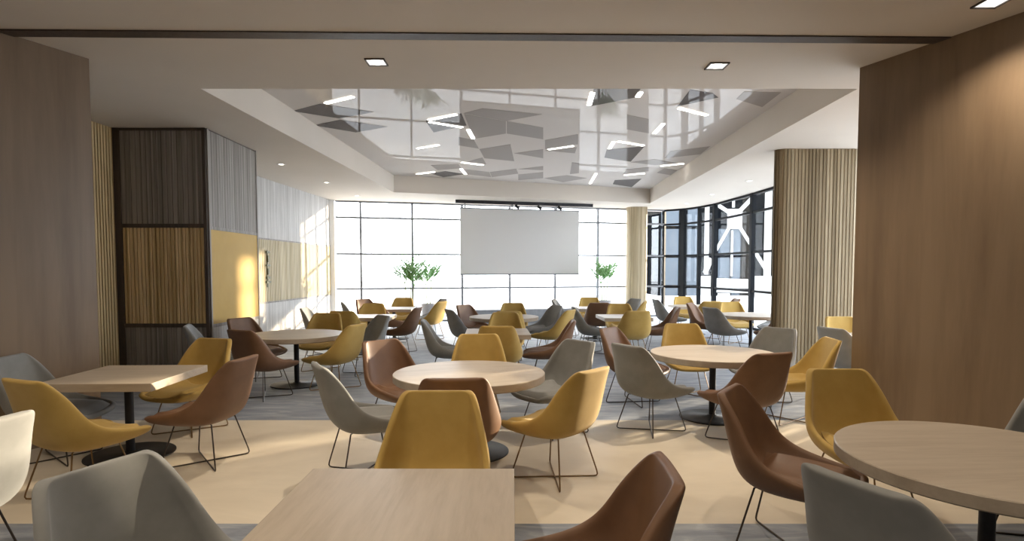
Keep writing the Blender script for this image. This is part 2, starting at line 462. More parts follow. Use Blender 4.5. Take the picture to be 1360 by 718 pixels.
# projecting block (a column casing) with framed panels
BX0, BX1, BY0, BY1 = -5.95, -4.57, 8.82, 10.50
blk = empty('wall_block', (0, 0, 0)); blk['kind'] = 'structure'
def blk_quad(bm, u0, u1, z0, z1, d0, d1, face):
    if face == 'front': add_box(bm, BX0+u0, BY0-d1, z0, BX0+u1, BY0-d0, z1, .004)
    else: add_box(bm, BX1+d0, BY0+u0, z0, BX1+d1, BY0+u1, z1, .004)
bm = bm_new(); add_box(bm, BX0, BY0, 0, BX1, BY1, ZC); obj('core', bm, M['wood_dark'], blk)
FW, SW = BX1-BX0, BY1-BY0
bm = bm_new()
for k in range(16):
    w = (FW-.14)/16; blk_quad(bm, .10+k*w, .10+k*w+w-.006, 2.36, ZC-.04, 0, .02, 'front')
obj('front_upper_panel', bm, M['wood_grey'], blk)
bm = bm_new(); blk_quad(bm, .10, FW-.04, .86, 2.30, 0, .006, 'front')
k = .11
while k < FW-.075: blk_quad(bm, k, k+.036, .86, 2.30, .006, .026, 'front'); k += .056
obj('front_slatted_panel', bm, M['ochre_x'], blk)
bm = bm_new()
for k in range(16):
    w = (FW-.14)/16; blk_quad(bm, .10+k*w, .10+k*w+w-.006, 0.05, .80, 0, .02, 'front')
obj('front_lower_panel', bm, M['wood_grey'], blk)
bm = bm_new()
for z0, z1 in ((.80, .86), (2.30, 2.36), (ZC-.04, ZC), (0, .05)): blk_quad(bm, .02, FW, z0, z1, 0, .03, 'front')
blk_quad(bm, .0, .10, 0, ZC, 0, .035, 'front'); blk_quad(bm, FW-.05, FW, 0, ZC, 0, .035, 'front')
obj('front_frame', bm, M['wood_dark'], blk)
bm = bm_new()
for k in range(20):
    w = (SW-.07)/20; blk_quad(bm, .04+k*w, .04+k*w+w-.005, 2.33, ZC-.02, 0, .012, 'side')
obj('side_upper_panel', bm, M['wood_grey_y'], blk)
bm = bm_new(); blk_quad(bm, .04, SW-.03, .84, 2.28, 0, .014, 'side'); obj('side_mustard_panel', bm, M['ochre_flat'], blk)
bm = bm_new()
for k in range(20):
    w = (SW-.07)/20; blk_quad(bm, .04+k*w, .04+k*w+w-.005, 0, .79, 0, .012, 'side')
obj('side_lower_panel', bm, M['pale_grey_y'], blk)
bm = bm_new()
for z0, z1 in ((.79, .84), (2.28, 2.33)): blk_quad(bm, 0, SW, z0, z1, 0, .018, 'side')
blk_quad(bm, 0, .04, 0, ZC, 0, .022, 'side'); blk_quad(bm, SW-.03, SW, 0, ZC, 0, .022, 'side')
obj('side_frame', bm, M['wood_grey_y'], blk)

# small raised lettering on the recessed wall beside the block (too far side-on to be read)
sg = empty('wall_sign', (-5.71, 13.65, 1.68), rang-PI/2)
tag(sg, 'small column of dark raised lettering on slatted wall beside the panelled block', 'sign')
bm = bm_new()
zz = .42
for k, (w, h) in enumerate(((.16, .05), (.05, .16), (.18, .045), (.06, .14), (.15, .05), (.20, .05))):
    add_box(bm, .0, -w/2, zz-h, .03, w/2, zz); zz -= h+.05
obj('lettering', bm, M['sign_dark'], sg)
bm = bm_new(); add_box(bm, -.012, -.02, -.42, .002, .02, .44); obj('mounting_strip', bm, M['sign_dark'], sg)

# ------------------------------------------------------------------ back window wall
def wl(x): return 19.40+.263*x                     # plan line of the glazing
WANG = math.atan(.263)
wroot = empty('window_1', (0, 0, 0)); wroot['kind'] = 'structure'
XS = [-4.69, -3.16, -1.62, -.08, 1.45, 2.95, 4.45]
bm = bm_new()
for x in XS:
    mt = Matrix.Translation((x, wl(x), 0)) @ Matrix.Rotation(WANG, 4, 'Z')
    add_box(bm, -.032, -.05, 0, .032, .05, ZC, 0, mt)
obj('mullion', bm, M['mullion'], wroot)
bm = bm_new()
L = math.hypot(5.40+5.41, wl(5.40)-wl(-5.41))
mt = Matrix.Translation((-5.41, wl(-5.41), 0)) @ Matrix.Rotation(WANG, 4, 'Z')
for z in (.03, 1.07, 2.15, 3.27, ZC-.02): add_box(bm, 0, -.045, z-.028, L, .045, z+.028, 0, mt)
obj('transom', bm, M['mullion'], wroot)
bm = bm_new(); add_box(bm, 0, -.006, .03, L, .006, ZC-.02, 0, mt); obj('glass_pane', bm, M['glass'], wroot)
bm = bm_new(); seg_box(bm, (-5.56, 17.80), (-5.40, 17.84), -.22, 0, ZC); struct(obj('trim_2', bm, M['white']))

# ------------------------------------------------------------------ curved side glazing
CURVE = [(5.40, 20.84), (5.95, 20.40), (6.30, 19.70), (6.52, 18.85), (6.68, 16.28), (6.70, 13.7), (6.70, 11.1), (6.70, 8.7), (6.70, 6.3)]
w2 = empty('window_2', (0, 0, 0)); w2['kind'] = 'structure'
bm = bm_new(); bg = bm_new()
for i, (a, b) in enumerate(zip(CURVE, CURVE[1:])):
    L2 = math.hypot(b[0]-a[0], b[1]-a[1]); mt = Matrix.Translation((*a, 0)) @ Matrix.Rotation(math.atan2(b[1]-a[1], b[0]-a[0]), 4, 'Z')
    for z in (.04, 1.07, 2.15, 3.25, ZC-.03): add_box(bm, 0, -.04, z-.03, L2, .04, z+.03, 0, mt)
    wd = (.05, .115, .04, .08, .075, .075, .075, .075)[i]
    add_box(bm, -wd, -.06, 0, wd, .06, ZC, 0, mt)
    add_box(bg, 0, -.005, .03, L2, .005, ZC-.02, 0, mt)
obj('black_framing', bm, M['black_frame'], w2)
obj('glass_pane', bg, M['glass_side'], w2)

# ------------------------------------------------------------------ slatted partition and far column
def batten_shaft(name, x0, x1, y0, y1, mat, r=.10, pitch=.06):
    root = empty(name, ((x0+x1)/2, (y0+y1)/2, 0)); root['kind'] = 'structure'
    hx, hy = (x1-x0)/2, (y1-y0)/2
    path = []
    def arc(cx, cy, a0):
        for k in range(7): path.append((cx+r*math.cos(a0+k*PI/12), cy+r*math.sin(a0+k*PI/12)))
    arc(hx-r, hy-r, 0); arc(-hx+r, hy-r, PI/2); arc(-hx+r, -hy+r, PI); arc(hx-r, -hy+r, 1.5*PI)
    bm = bm_new(); add_prism(bm, path, 0, ZC); obj('core', bm, mat, root)
    path.append(path[0]); bm = bm_new(); acc = 0.; nxt = pitch/2
    for a, b in zip(path, path[1:]):
        d = math.hypot(b[0]-a[0], b[1]-a[1])
        while d > 1e-6 and nxt <= acc+d:
            t = (nxt-acc)/d; px, py = a[0]+(b[0]-a[0])*t, a[1]+(b[1]-a[1])*t
            mt = Matrix.Translation((px, py, 0)) @ Matrix.Rotation(math.atan2(b[1]-a[1], b[0]-a[0]), 4, 'Z')
            add_box(bm, -pitch*.34, -.012, 0, pitch*.34, .004, ZC-.002, 0, mt); nxt += pitch
        acc += d
    obj('battens', bm, mat, root)
    return root
batten_shaft('pillar', 4.66, 6.10, 10.31, 10.56, M['batten_dark'], .14, .062)
batten_shaft('column', 3.93, 4.60, 19.80, 20.32, M['batten_x'], .2, .06)

# ------------------------------------------------------------------ projection screen, track, stage
def ws(x): return 19.10+.263*x
sc_ = empty('projection_screen', (.3, ws(.3), 1.49), WANG)
tag(sc_, 'large pale grey projection screen hung before the far windows', 'projection screen')
hw = 2.02
bm = bm_new(); add_box(bm, -hw, -.006, .03, hw, .006, 2.13); obj('fabric', bm, M['screen'], sc_)
bm = bm_new(); add_box(bm, -hw-.01, -.02, 0, hw+.01, .02, .04, .006); obj('bottom_bar', bm, M['mullion'], sc_)
bm = bm_new(); add_box(bm, -hw-.01, -.018, 2.12, hw+.01, .018, 2.15, .006); obj('top_bar', bm, M['mullion'], sc_)
for s in (-1.86, -.31, 1.22):
    bm = bm_new(); add_box(bm, s-.02, -.012, 2.15, s+.02, .012, ZC-1.49); obj('hanger', bm, M['mullion'], sc_)

a, b = Vector((-1.71, 17.79)), Vector((2.61, 19.02)); c = (a+b)/2
tk = empty('track_light', (c.x, c.y, ZC), math.atan2(b.y-a.y, b.x-a.x))
tag(tk, 'long black ceiling track carrying three small spotlights over the screen', 'track light')
hl = (b-a).length/2
bm = bm_new(); add_box(bm, -hl, -.04, -.10, hl, .04, 0, .006); obj('track', bm, M['black_metal'], tk)
for s in (-.31, .42, 1.10):
    bm = bm_new(); add_tube(bm, [(s, 0, -.10), (s, 0, -.14)], .014); 
    add_tube(bm, [(s-.015, .05, -.13), (s+.025, -.09, -.20)], .042, 12)
    obj('spot_head', bm, M['black_metal'], tk, True)

bm = bm_new(); seg_box(bm, (-1.42, 17.75), (2.40, 18.76), -.72, 0, .42, bevel=.015)
tag(obj('stage', bm, M['stage']), 'low grey carpeted stage platform beneath the projection screen', 'stage')

# ------------------------------------------------------------------ potted palms
def frond(bm, root, az, lift, L, droop, rnd, wid=.032, leaf=.34):
    N = 9; d = Vector((math.cos(az), math.sin(az), 0)); pts = []
    p = Vector(root); e = lift
    for i in range(N+1):
        pts.append(p.copy()); p = p + (d*math.cos(e)+Vector((0, 0, math.sin(e))))*L/N; e -= droop/N
    add_tube(bm, pts, .008, 5, taper=.3)
    side = Vector((-d.y, d.x, 0))
    for i in range(2, N+1):
        t = i/N; ll = leaf*(1.15-.75*t)*(.85+.3*rnd.random())
        fw = (pts[i]-pts[i-1]).normalized()
        for s in (-1, 1):
            dirv = (side*s*.75 + fw*.75 + Vector((0, 0, .12-.25*rnd.random()))).normalized()
            w = fw*wid; a0 = pts[i]; tip = a0+dirv*ll+Vector((0, 0, -.05*ll)); mid = a0+dirv*ll*.45
            nz = Vector((0, 0, .006))
            v = [bm.verts.new(q) for q in (a0, mid+w*.6+nz, tip, mid-w*.6-nz)]
            u = [bm.verts.new(q+Vector((0, 0, -.003))) for q in (a0, mid+w*.6+nz, tip, mid-w*.6-nz)]
            bm.faces.new(v); bm.faces.new(u[::-1])
            for k in range(4): bm.faces.new((v[k], v[(k+1) % 4], u[(k+1) % 4], u[k]))

def palm(x, y, label, seed, pot_h, pot_r, canes, n_fr, L):
    rnd = random.Random(seed)
    r = empty('potted_palm', (x, y, 0)); tag(r, label, 'plant', 'potted palms by the windows')
    bm = bm_new()
    add_lathe(bm, [(0, 0), (pot_r*.8, 0), (pot_r*.84, .02), (pot_r*.97, pot_h-.03), (pot_r, pot_h-.015), (pot_r, pot_h), (pot_r*.9, pot_h), (pot_r*.88, pot_h-.06), (0, pot_h-.06)], 28)
    obj('planter', bm, M['pot'], r, True)
    bm = bm_new(); add_lathe(bm, [(0, pot_h-.055), (pot_r*.87, pot_h-.055), (pot_r*.6, pot_h-.035), (0, pot_h-.03)], 20); obj('soil', bm, M['soil'], r, True)
    tops = []
    for (dx, h) in canes:
        bm = bm_new(); dy = rnd.uniform(-.07, .07); bend = rnd.uniform(-.03, .03)
        add_tube(bm, [(dx*.6, dy, pot_h-.06), (dx*.85+bend, dy, pot_h+(h-pot_h)*.5), (dx, dy, h)], .017, 7, taper=.7)
        obj('cane', bm, M['stem'], r, True); tops.append((dx, dy, h))
    bm = bm_new()
    for (dx, dy, h) in tops:
        for k in range(n_fr):
            az = 2*PI*k/n_fr+rnd.uniform(-.35, .35)
            frond(bm, (dx, dy, h-.04), az, rnd.uniform(1.05, 1.45), L*rnd.uniform(.8, 1.1), rnd.uniform(.4, .9), rnd)
    obj('foliage', bm, M['leaf'], r)
palm(-2.95, 16.7, 'leafy palm at far windows, farther from the screen of the neighbouring pair', 3, .62, .24, ((-.10, 1.28), (.06, 1.38), (.14, 1.2)), 6, .74)
palm(-2.56, 17.95, 'leafy palm at far windows, closer to the screen of the neighbouring pair', 9, .62, .24, ((-.08, 1.2), (.07, 1.32)), 6, .74)
palm(2.96, 18.75, 'single palm in grey planter between the screen and cream column', 5, .68, .24, ((-.10, 1.22), (.0, 1.30), (.10, 1.25)), 6, .82)

# ------------------------------------------------------------------ shell chairs
# shell: (centre-line y, z), (edge y, z), half width at the edge
ROWS = [((.370, .405), (.362, .438), .228), ((.340, .388), (.332, .456), .282), ((.21, .374), (.226, .472), .316), ((.07, .368), (.115, .490), .330),
        ((-.08, .372), (.01, .515), .338), ((-.19, .388), (-.07, .548), .340), ((-.262, .435), (-.135, .595), .333), ((-.303, .525), (-.185, .660), .316),
        ((-.333, .635), (-.228, .738), .294), ((-.360, .745), (-.278, .814), .270), ((-.384, .845), (-.332, .878), .247), ((-.398, .902), (-.367, .914), .227), ((-.403, .924), (-.386, .926), .192)]
def shell_mesh(levels):
    bm = bm_new(); U = 14; grid = []
    for (yc, zc), (ye, ze), w in ROWS:
        row = []
        for k in range(U+1):
            u = -1+2*k/U; f = abs(u)**2.9
            row.append(bm.verts.new((.95*w*(math.sin(u*PI/2)*.75+u*.25), yc+(ye-yc)*f, zc+(ze-zc)*f)))
        grid.append(row)
    for r0, r1 in zip(grid, grid[1:]):
        for k in range(U): bm.faces.new((r0[k], r0[k+1], r1[k+1], r1[k]))
    bmesh.ops.recalc_face_normals(bm, faces=bm.faces)
    me = bpy.data.meshes.new('shell'); bm.to_mesh(me); bm.free()
    o = bpy.data.objects.new('shell_source', me); C.objects.link(o)
    s = o.modifiers.new('s', 'SOLIDIFY'); s.thickness = .048; s.offset = 0.
    b = o.modifiers.new('u', 'SUBSURF'); b.levels = levels; b.render_levels = levels
    dg = bpy.context.evaluated_depsgraph_get(); dg.update()
    out = bpy.data.meshes.new_from_object(o.evaluated_get(dg)); out.name = 'shell'
    bpy.data.objects.remove(o)
    for p in out.polygons: p.use_smooth = True
    return out

def cushion_mesh():
    """seat pad that follows the shell's inside, rounded along its rim"""
    bm = bm_new(); NU, NV = 12, 10; top, bot = [], []
    for j in range(NV+1):
        v = j/NV; y = .325-.525*v
        w = .245+.03*math.sin(v*PI)-.02*v
        rt, rbm = [], []
        for k in range(NU+1):
            u = -1+2*k/NU
            e = max(abs(u), abs(2*v-1))**6
            edge = 1-e
            uu = u*(1-.08*abs(2*v-1)**4)
            z0 = .395+.055*abs(u)**2.2*(.45+v)
            rt.append(bm.verts.new((.95*w*uu, y, z0+.018+.052*edge**.5)))
            rbm.append(bm.verts.new((.95*w*uu, y, z0+.004)))
        top.append(rt); bot.append(rbm)
    for g, flip in ((top, 0), (bot, 1)):
        for r0, r1 in zip(g, g[1:]):
            for k in range(NU):
                q = (r0[k], r0[k+1], r1[k+1], r1[k]); bm.faces.new(q[::-1] if flip else q)
    for k in range(NU):
        bm.faces.new((top[0][k], bot[0][k], bot[0][k+1], top[0][k+1]))
        bm.faces.new((top[-1][k], top[-1][k+1], bot[-1][k+1], bot[-1][k]))
    for j in range(NV):
        bm.faces.new((top[j][0], top[j+1][0], bot[j+1][0], bot[j][0]))
        bm.faces.new((top[j][-1], bot[j][-1], bot[j+1][-1], top[j+1][-1]))
    return to_mesh(bm, 'seat_cushion', None, True)

def frame_mesh(s):
    """one bent-wire U of the crossed base, along a diagonal of the seat"""
    bm = bm_new()
    dx, dy = .7071*s, .7071
    def P(r, z): return (dx*r, dy*r-.02, z)
    R, zt, z0, q = .355, .372, .007, .035
    T = .235
    def leg(sgn):
        return [P(sgn*(T+(R-T)*0), zt), P(sgn*(R-.012), z0+q*1.3), P(sgn*(R-.006), z0+q*.5), P(sgn*(R-q*.4), z0+.004), P(sgn*(R-q), z0)]
    pts = [P(-.13, zt+.006)]+leg(-1)+[P(0, z0)]+leg(1)[::-1]+[P(.13, zt+.006)]
    add_tube(bm, pts, .0062, 7)
    return to_mesh(bm, 'leg_frame', None, True)

SHELL_HI = shell_mesh(2); SHELL_LO = shell_mesh(1); CUSH = cushion_mesh(); FRA, FRB = frame_mesh(1), frame_mesh(-1)
CM = {}
def colour_meshes(key):
    if key not in CM:
        rod = M['rod_bronze'] if key == 'mustard' else M['rod_dark']
        d = {}
        for nm, me, mt in (('hi', SHELL_HI, M[key]), ('lo', SHELL_LO, M[key]), ('cush', CUSH, M[key]), ('fa', FRA, rod), ('fb', FRB, rod)):
            c = me.copy(); c.materials.clear(); c.materials.append(mt); d[nm] = c
        CM[key] = d
    return CM[key]

def make_chair(key, near):
    d = colour_meshes(key)
    r = empty('shell_chair')
    link('shell', d['hi' if near else 'lo'], r); link('seat_cushion', d['cush'], r)
    link('leg_frame', d['fa'], r); link('leg_frame', d['fb'], r)
    return r
PROTO = {}
def place_chair(key, x, y, fx, fy, label):
    near = y < 7.2
    k = (key, near)
    if k not in PROTO:
        PROTO[k] = r = make_chair(key, near)
    else:
        src = PROTO[k]; r = src.copy(); C.objects.link(r)
        for ch in list(src.children):
            c = ch.copy(); c.parent = r; C.objects.link(c)
    r.location = (x, y, 0); r.rotation_euler = (0, 0, math.atan2(fy, fx)-PI/2)
    tag(r, label, 'chair', 'shell chairs around the tables')
    return r

TN = {1: 'square table by left wood wall', 2: 'square table nearest the camera', 3: 'central round table', 4: 'round table before slatted partition',
      5: 'round table by right wood wall', 6: 'round table by mustard block', 7: 'square table before pale slatted wall', 8: 'square table by paired palms',
      9: 'square table behind central round table', 10: 'round table before the stage', 11: 'square table before cream column',
      12: 'square table by single palm', 13: 'round table by black-framed glazing', 14: 'square table in far glazed corner', 16: 'table half hidden behind right wood wall'}
CHAIRS = [
 # colour, x, y, facing x, facing y, what it is, table
 ('grey', -4.02, 5.10, .99, .10, 'grey shell chair against the wall at', 1),
 ('mustard', -3.22, 4.33, .36, .93, 'mustard shell chair turned from camera at', 1),
 ('mustard', -3.36, 6.0, -.25, -.97, 'mustard shell chair facing camera at', 1),
 ('brown', -2.69, 5.03, -.99, .12, 'tan leather shell chair at', 1),
 ('grey', -3.02, 3.0, -.95, .2, 'pale sunlit grey chair back cut by frame edge, left of', 2),
 ('mustard', -.46, 3.22, 0, -1, 'mustard shell chair facing camera across', 2),
 ('grey', -1.25, 2.08, .92, -.39, 'blue-grey shell chair back close to camera at', 2),
 ('brown', .21, 2.22, -1, .05, 'tan leather shell chair back close to camera at', 2),
 ('brown', -.42, 4.42, -.05, 1, 'brown leather shell chair with back to camera at', 3),
 ('grey', -1.20, 4.80, .86, .5, 'grey shell chair in profile at', 3),
 ('brown', -1.13, 5.95, .72, -.69, 'sunlit tan leather shell chair facing camera at', 3),
 ('mustard', -.37, 6.42, .05, -1, 'mustard shell chair facing camera at', 3),
 ('grey', .42, 5.95, -.78, -.62, 'grey shell chair on window side of', 3),
 ('mustard', .33, 4.66, -.72, .66, 'mustard shell chair angled with wire legs in view at', 3),
 ('brown', 1.55, 7.30, .75, -.6, 'tan leather shell chair beyond', 4),
 ('grey', 1.47, 6.04, .82, .57, 'grey shell chair with back turned at', 4),
 ('mustard', 2.35, 7.75, -.05, -1, 'mustard shell chair facing camera at', 4),
 ('grey', 3.16, 7.30, -.8, -.6, 'grey shell chair facing camera at', 4),
 ('brown', 2.24, 5.62, -.34, .94, 'tan leather shell chair with back to camera at', 4),
 ('mustard', 3.12, 6.40, -.98, .12, 'mustard shell chair in profile at', 4),
 ('brown', 1.70, 3.46, .80, -.58, 'brown leather shell chair in profile at', 5),
 ('mustard', 2.46, 4.02, -.02, -1, 'mustard shell chair facing camera at', 5),
 ('grey', 1.59, 2.24, .9, .43, 'grey shell chair back close to camera at', 5),
 ('grey', 3.38, 3.55, -.8, -.5, 'grey shell chair cut by frame edge at', 5),
 ('brown', -3.25, 7.62, .4, .9, 'brown leather shell chair with back to camera at', 6),
 ('brown', -3.90, 8.90, .85, -.4, 'tan leather shell chair beside the mustard panel at', 6),
 ('grey', -4.06, 8.05, .9, .35, 'grey shell chair edge against dark block, near', 6),
 ('mustard', -2.50, 8.15, -.9, .3, 'mustard shell chair in profile, back to middle, at', 6),
 ('grey', -2.42, 9.35, -.75, -.6, 'grey shell chair on window side of', 6),
 ('mustard', -3.2, 9.7, 0, -1, 'mustard shell chair facing camera at', 6),
 ('mustard', -3.05, 10.95, .1, 1, 'mustard shell chair with back to camera at', 7),
 ('grey', -3.72, 11.5, 1, .05, 'pale grey shell chair nearest the wall at', 7),
 ('mustard', -3.04, 12.55, .1, -1, 'mustard shell chair facing camera at', 7),
 ('brown', -2.25, 11.7, -1, .15, 'tan leather shell chair in profile at', 7),
 ('grey', -3.55, 13.55, .95, .3, 'grey shell chair nearest the wall at', 8),
 ('brown', -3.5, 14.6, .75, -.6, 'tan leather shell chair facing camera at', 8),
 ('brown', -2.74, 13.42, .8, .5, 'brown leather shell chair with back to camera at', 8),
 ('mustard', -2.9, 15.2, 0, -1, 'mustard shell chair facing camera at', 8),
 ('mustard', -1.99, 13.92, -.9, .4, 'mustard shell chair in profile at', 8),
 ('grey', -2.1, 14.8, -.85, -.45, 'grey shell chair on the stage side of', 8),
 ('grey', -.95, 8.75, 1, .1, 'grey shell chair in profile at', 9),
 ('mustard', -.18, 8.15, .05, 1, 'mustard shell chair with back to camera at', 9),
 ('mustard', -.12, 9.85, 0, -1, 'mustard shell chair facing camera at', 9),
 ('brown', .53, 8.68, -1, .06, 'tan leather shell chair in profile at', 9),
 ('grey', -.85, 11.2, .9, .4, 'dark grey shell chair with back turned at', 10),
 ('brown', -.74, 12.2, .75, -.6, 'sunlit tan leather shell chair at', 10),
 ('mustard', 0.02, 12.75, 0, -1, 'mustard shell chair facing camera at', 10),
 ('mustard', -.08, 10.9, -.05, 1, 'mostly hidden mustard shell chair, back to camera, at', 10),
 ('mustard', .76, 11.05, -.88, .46, 'mustard shell chair in profile at', 10),
 ('grey', .6, 12.1, -.85, -.4, 'dark grey shell chair in shadow at', 10),
 ('grey', 1.62, 11.7, 1, 0, 'grey shell chair in profile at', 11),
 ('mustard', 2.35, 12.5, -.05, -1, 'mustard shell chair facing camera at', 11),
 ('mustard', 2.26, 11.0, -.1, 1, 'mustard shell chair with back to camera at', 11),
 ('brown', 2.95, 11.75, -1, .1, 'dark brown shell chair in profile at', 11),
 ('grey', 1.42, 14.6, .95, -.25, 'grey shell chair nearest the stage at', 12),
 ('mustard', 2.08, 15.35, 0, -1, 'mustard shell chair facing camera at', 12),
 ('brown', 2.0, 13.58, .05, 1, 'dark brown shell chair with back to camera at', 12),
 ('grey', 2.85, 14.9, -.85, -.4, 'grey shell chair nearest the cream column at', 12),
 ('mustard', 2.82, 14.02, -.9, .3, 'sunlit mustard shell chair in profile at', 12),
 ('brown', 4.32, 12.9, .8, -.55, 'dark brown shell chair in profile at', 13),
 ('mustard', 5.1, 13.25, 0, -1, 'mustard shell chair facing camera at', 13),
 ('grey', 4.28, 11.7, .9, .38, 'grey shell chair with back turned at', 13),
 ('grey', 5.78, 12.65, -.85, -.45, 'grey shell chair tip beyond', 13),
 ('brown', 5.12, 11.25, -.25, .95, 'tan leather shell chair partly behind partition at', 13),
 ('grey', 4.0, 14.75, 1, .1, 'grey shell chair in profile at', 14),
 ('mustard', 4.75, 15.85, 0, -1, 'mustard shell chair facing camera at', 14),
 ('mustard', 4.74, 14.2, 0, 1, 'mustard shell chair with back to camera at', 14),
 ('brown', 5.45, 15.1, -1, 0, 'brown leather shell chair nearest the glazing at', 14),
 ('grey', 4.50, 7.65, .95, .3, 'grey shell chair with back turned at', 16),
 ('mustard', 5.25, 8.95, 0, -1, 'mustard shell chair facing camera at', 16),
]
for key, x, y, fx, fy, txt, t in CHAIRS:
    place_chair(key, x, y, fx, fy, txt+' '+TN[t])

# ------------------------------------------------------------------ tables
HT = .74
def base_parts(r):
    bm = bm_new(); add_lathe(bm, [(0, 0), (.355, 0), (.36, .004), (.36, .012), (.34, .018), (.06, .028), (.045, .04), (0, .04)], 48); obj('base', bm, M['black_metal'], r, True)
    bm = bm_new(); add_lathe(bm, [(0, .02), (.036, .02), (.036, HT-.085), (.12, HT-.08), (.12, HT-.068), (0, HT-.068)], 24); obj('pole', bm, M['black_metal'], r, True)
def round_table(x, y, R=.69, rz=0.):
    r = empty('round_table', (x, y, 0), rz)
    bm = bm_new(); add_lathe(bm, [(0, HT-.068), (R-.008, HT-.068), (R, HT-.06), (R, HT-.005), (R-.005, HT), (0, HT)], 72); obj('tabletop', bm, M['table'], r, True)
    base_parts(r); return r
def square_table(x, y, rz=0., s=.475):
    r = empty('square_table', (x, y, 0), rz)
    bm = bm_new(); add_box(bm, -s, -s, HT-.068, s, s, HT, .005); obj('tabletop', bm, M['table'], r)
    base_parts(r); return r
TABLES = [
 (1, 's', -3.46, 5.22, 0.03, 'square oak table against the left wood wall, on beige floor'),
 (2, 's', -.465, 2.24, 1.57, 'square oak tabletop nearest the camera, cut by the frame bottom'),
 (3, 'r', -.39, 5.30, .3, 'round oak table in middle of the beige floor strip'),
 (4, 'r', 2.27, 6.55, .1, 'round oak table standing before the slatted partition'),
 (5, 'r', 2.41, 2.90, .05, 'large near round oak table beside the right wood wall'),
 (6, 'r', -3.14, 8.45, .6, 'round oak table on grey carpet beside the mustard panelled block'),
 (7, 's', -2.87, 11.7, .04, 'square oak table on carpet before the pale slatted wall'),
 (8, 's', -2.86, 14.1, .04, 'square oak table farthest back, by the paired palms'),
 (9, 's', -.22, 8.78, .04, 'square oak table just behind the central round table'),
 (10, 'r', -.16, 11.6, .2, 'round oak table in shade before the grey stage'),
 (11, 's', 2.24, 11.7, .04, 'square oak table with mustard chair in front, before cream column'),
 (12, 's', 2.05, 14.3, .04, 'small far square oak table close to the single palm'),
 (13, 'r', 4.97, 12.1, .5, 'round oak table by the black-framed glazing beside slatted partition'),
 (14, 's', 4.65, 15.1, .04, 'small far square oak table in glazed corner'),
 (16, 'r', 5.25, 8.0, .2, 'pale table edge peeking out behind the right wood wall')]
for k, kind, x, y, rz, lb in TABLES:
    tag(round_table(x, y, .69, rz) if kind == 'r' else square_table(x, y, rz), lb, 'table', 'oak tables with black pedestal')

# ------------------------------------------------------------------ downlights and added fill lamps
def spot(name, x, y, z, watts, size, blend=.95, col=(1, .85, .66), r=.05):
    L = bpy.data.lights.new(name, 'SPOT'); L.energy = watts; L.spot_size = size; L.spot_blend = blend; L.color = col; L.shadow_soft_size = r
    o = bpy.data.objects.new(name, L); C.objects.link(o); o.location = (x, y, z); return o
def square_light(x, y, label, watts, s=.10):
    r = empty('downlight', (x, y, ZC)); tag(r, label, 'downlight', 'square recessed downlights')
    bm = bm_new()
    for a in range(4):
        add_box(bm, -s, s-.012, -.014, s, s, .002, 0, Matrix.Rotation(a*PI/2, 4, 'Z'))
    obj('trim_ring', bm, M['wood_dark'], r)
    bm = bm_new(); add_box(bm, -s+.012, -s+.012, -.004, s-.012, s-.012, .0015); obj('reflector', bm, M['reflector'], r)
    bm = bm_new(); add_lathe(bm, [(0, -.012), (.055, -.012), (.062, -.004), (0, -.004)], 24); obj('lens', bm, M['lens'], r, True)
    spot('downlight_and_fill_lamp', x, y, ZC-.03, watts, 2.3)
def round_light(x, y, label, watts):
    r = empty('ceiling_spotlight', (x, y, ZC)); tag(r, label, 'spotlight', 'small round ceiling spotlights')
    bm = bm_new(); add_lathe(bm, [(.05, -.001), (.085, -.001), (.09, -.006), (.085, -.012), (.05, -.010)], 28); obj('trim_ring', bm, M['trim_white'], r, True)
    bm = bm_new(); add_lathe(bm, [(0, -.009), (.05, -.009), (.05, -.002), (0, -.002)], 24); obj('lens', bm, M['lens'], r, True)
    if watts: spot('spotlight_lamp', x, y, ZC-.03, watts, 2.0)
E_DOWN = 138.
square_light(-1.375, 6.03, 'square downlight in near ceiling, on the side of the left wood wall', E_DOWN)
square_light(2.116, 6.14, 'square downlight in near ceiling, on the side of the right wood wall', E_DOWN)
square_light(3.78, 4.70, 'square downlight close above the right wood wall, cut by frame top', E_DOWN*.5)
for x, y in ((-3.6, 1.7), (-1.6, 3.2), (1.2, 2.6), (-3.2, .2), (-.2, .2), (3.2, .2), (-2., -2.4), (2.2, -2.4)):  # added fill lamps without fixtures, out of view, to brighten the near end
    spot('downlight_and_fill_lamp', x, y, ZC-.03, E_DOWN*(.8 if x < -3.5 else .45), 2.4)
for x, y, lb in ((-4.62, 11.8, 'small round spotlight in side soffit just beyond the panelled block'), (-4.49, 14.25, 'small round spotlight midway along the soffit over pale slatted wall'),
                 (-4.43, 16.8, 'small round spotlight at window end of soffit over pale slatted wall'),
                 (5.63, 14.0, 'small round spotlight in soffit nearest the slatted partition'), (5.61, 16.5, 'small round spotlight midway along soffit before black glazing'),
                 (5.59, 18.8, 'small round spotlight in soffit farthest along black glazing')):
    round_light(x, y, lb, 25.)

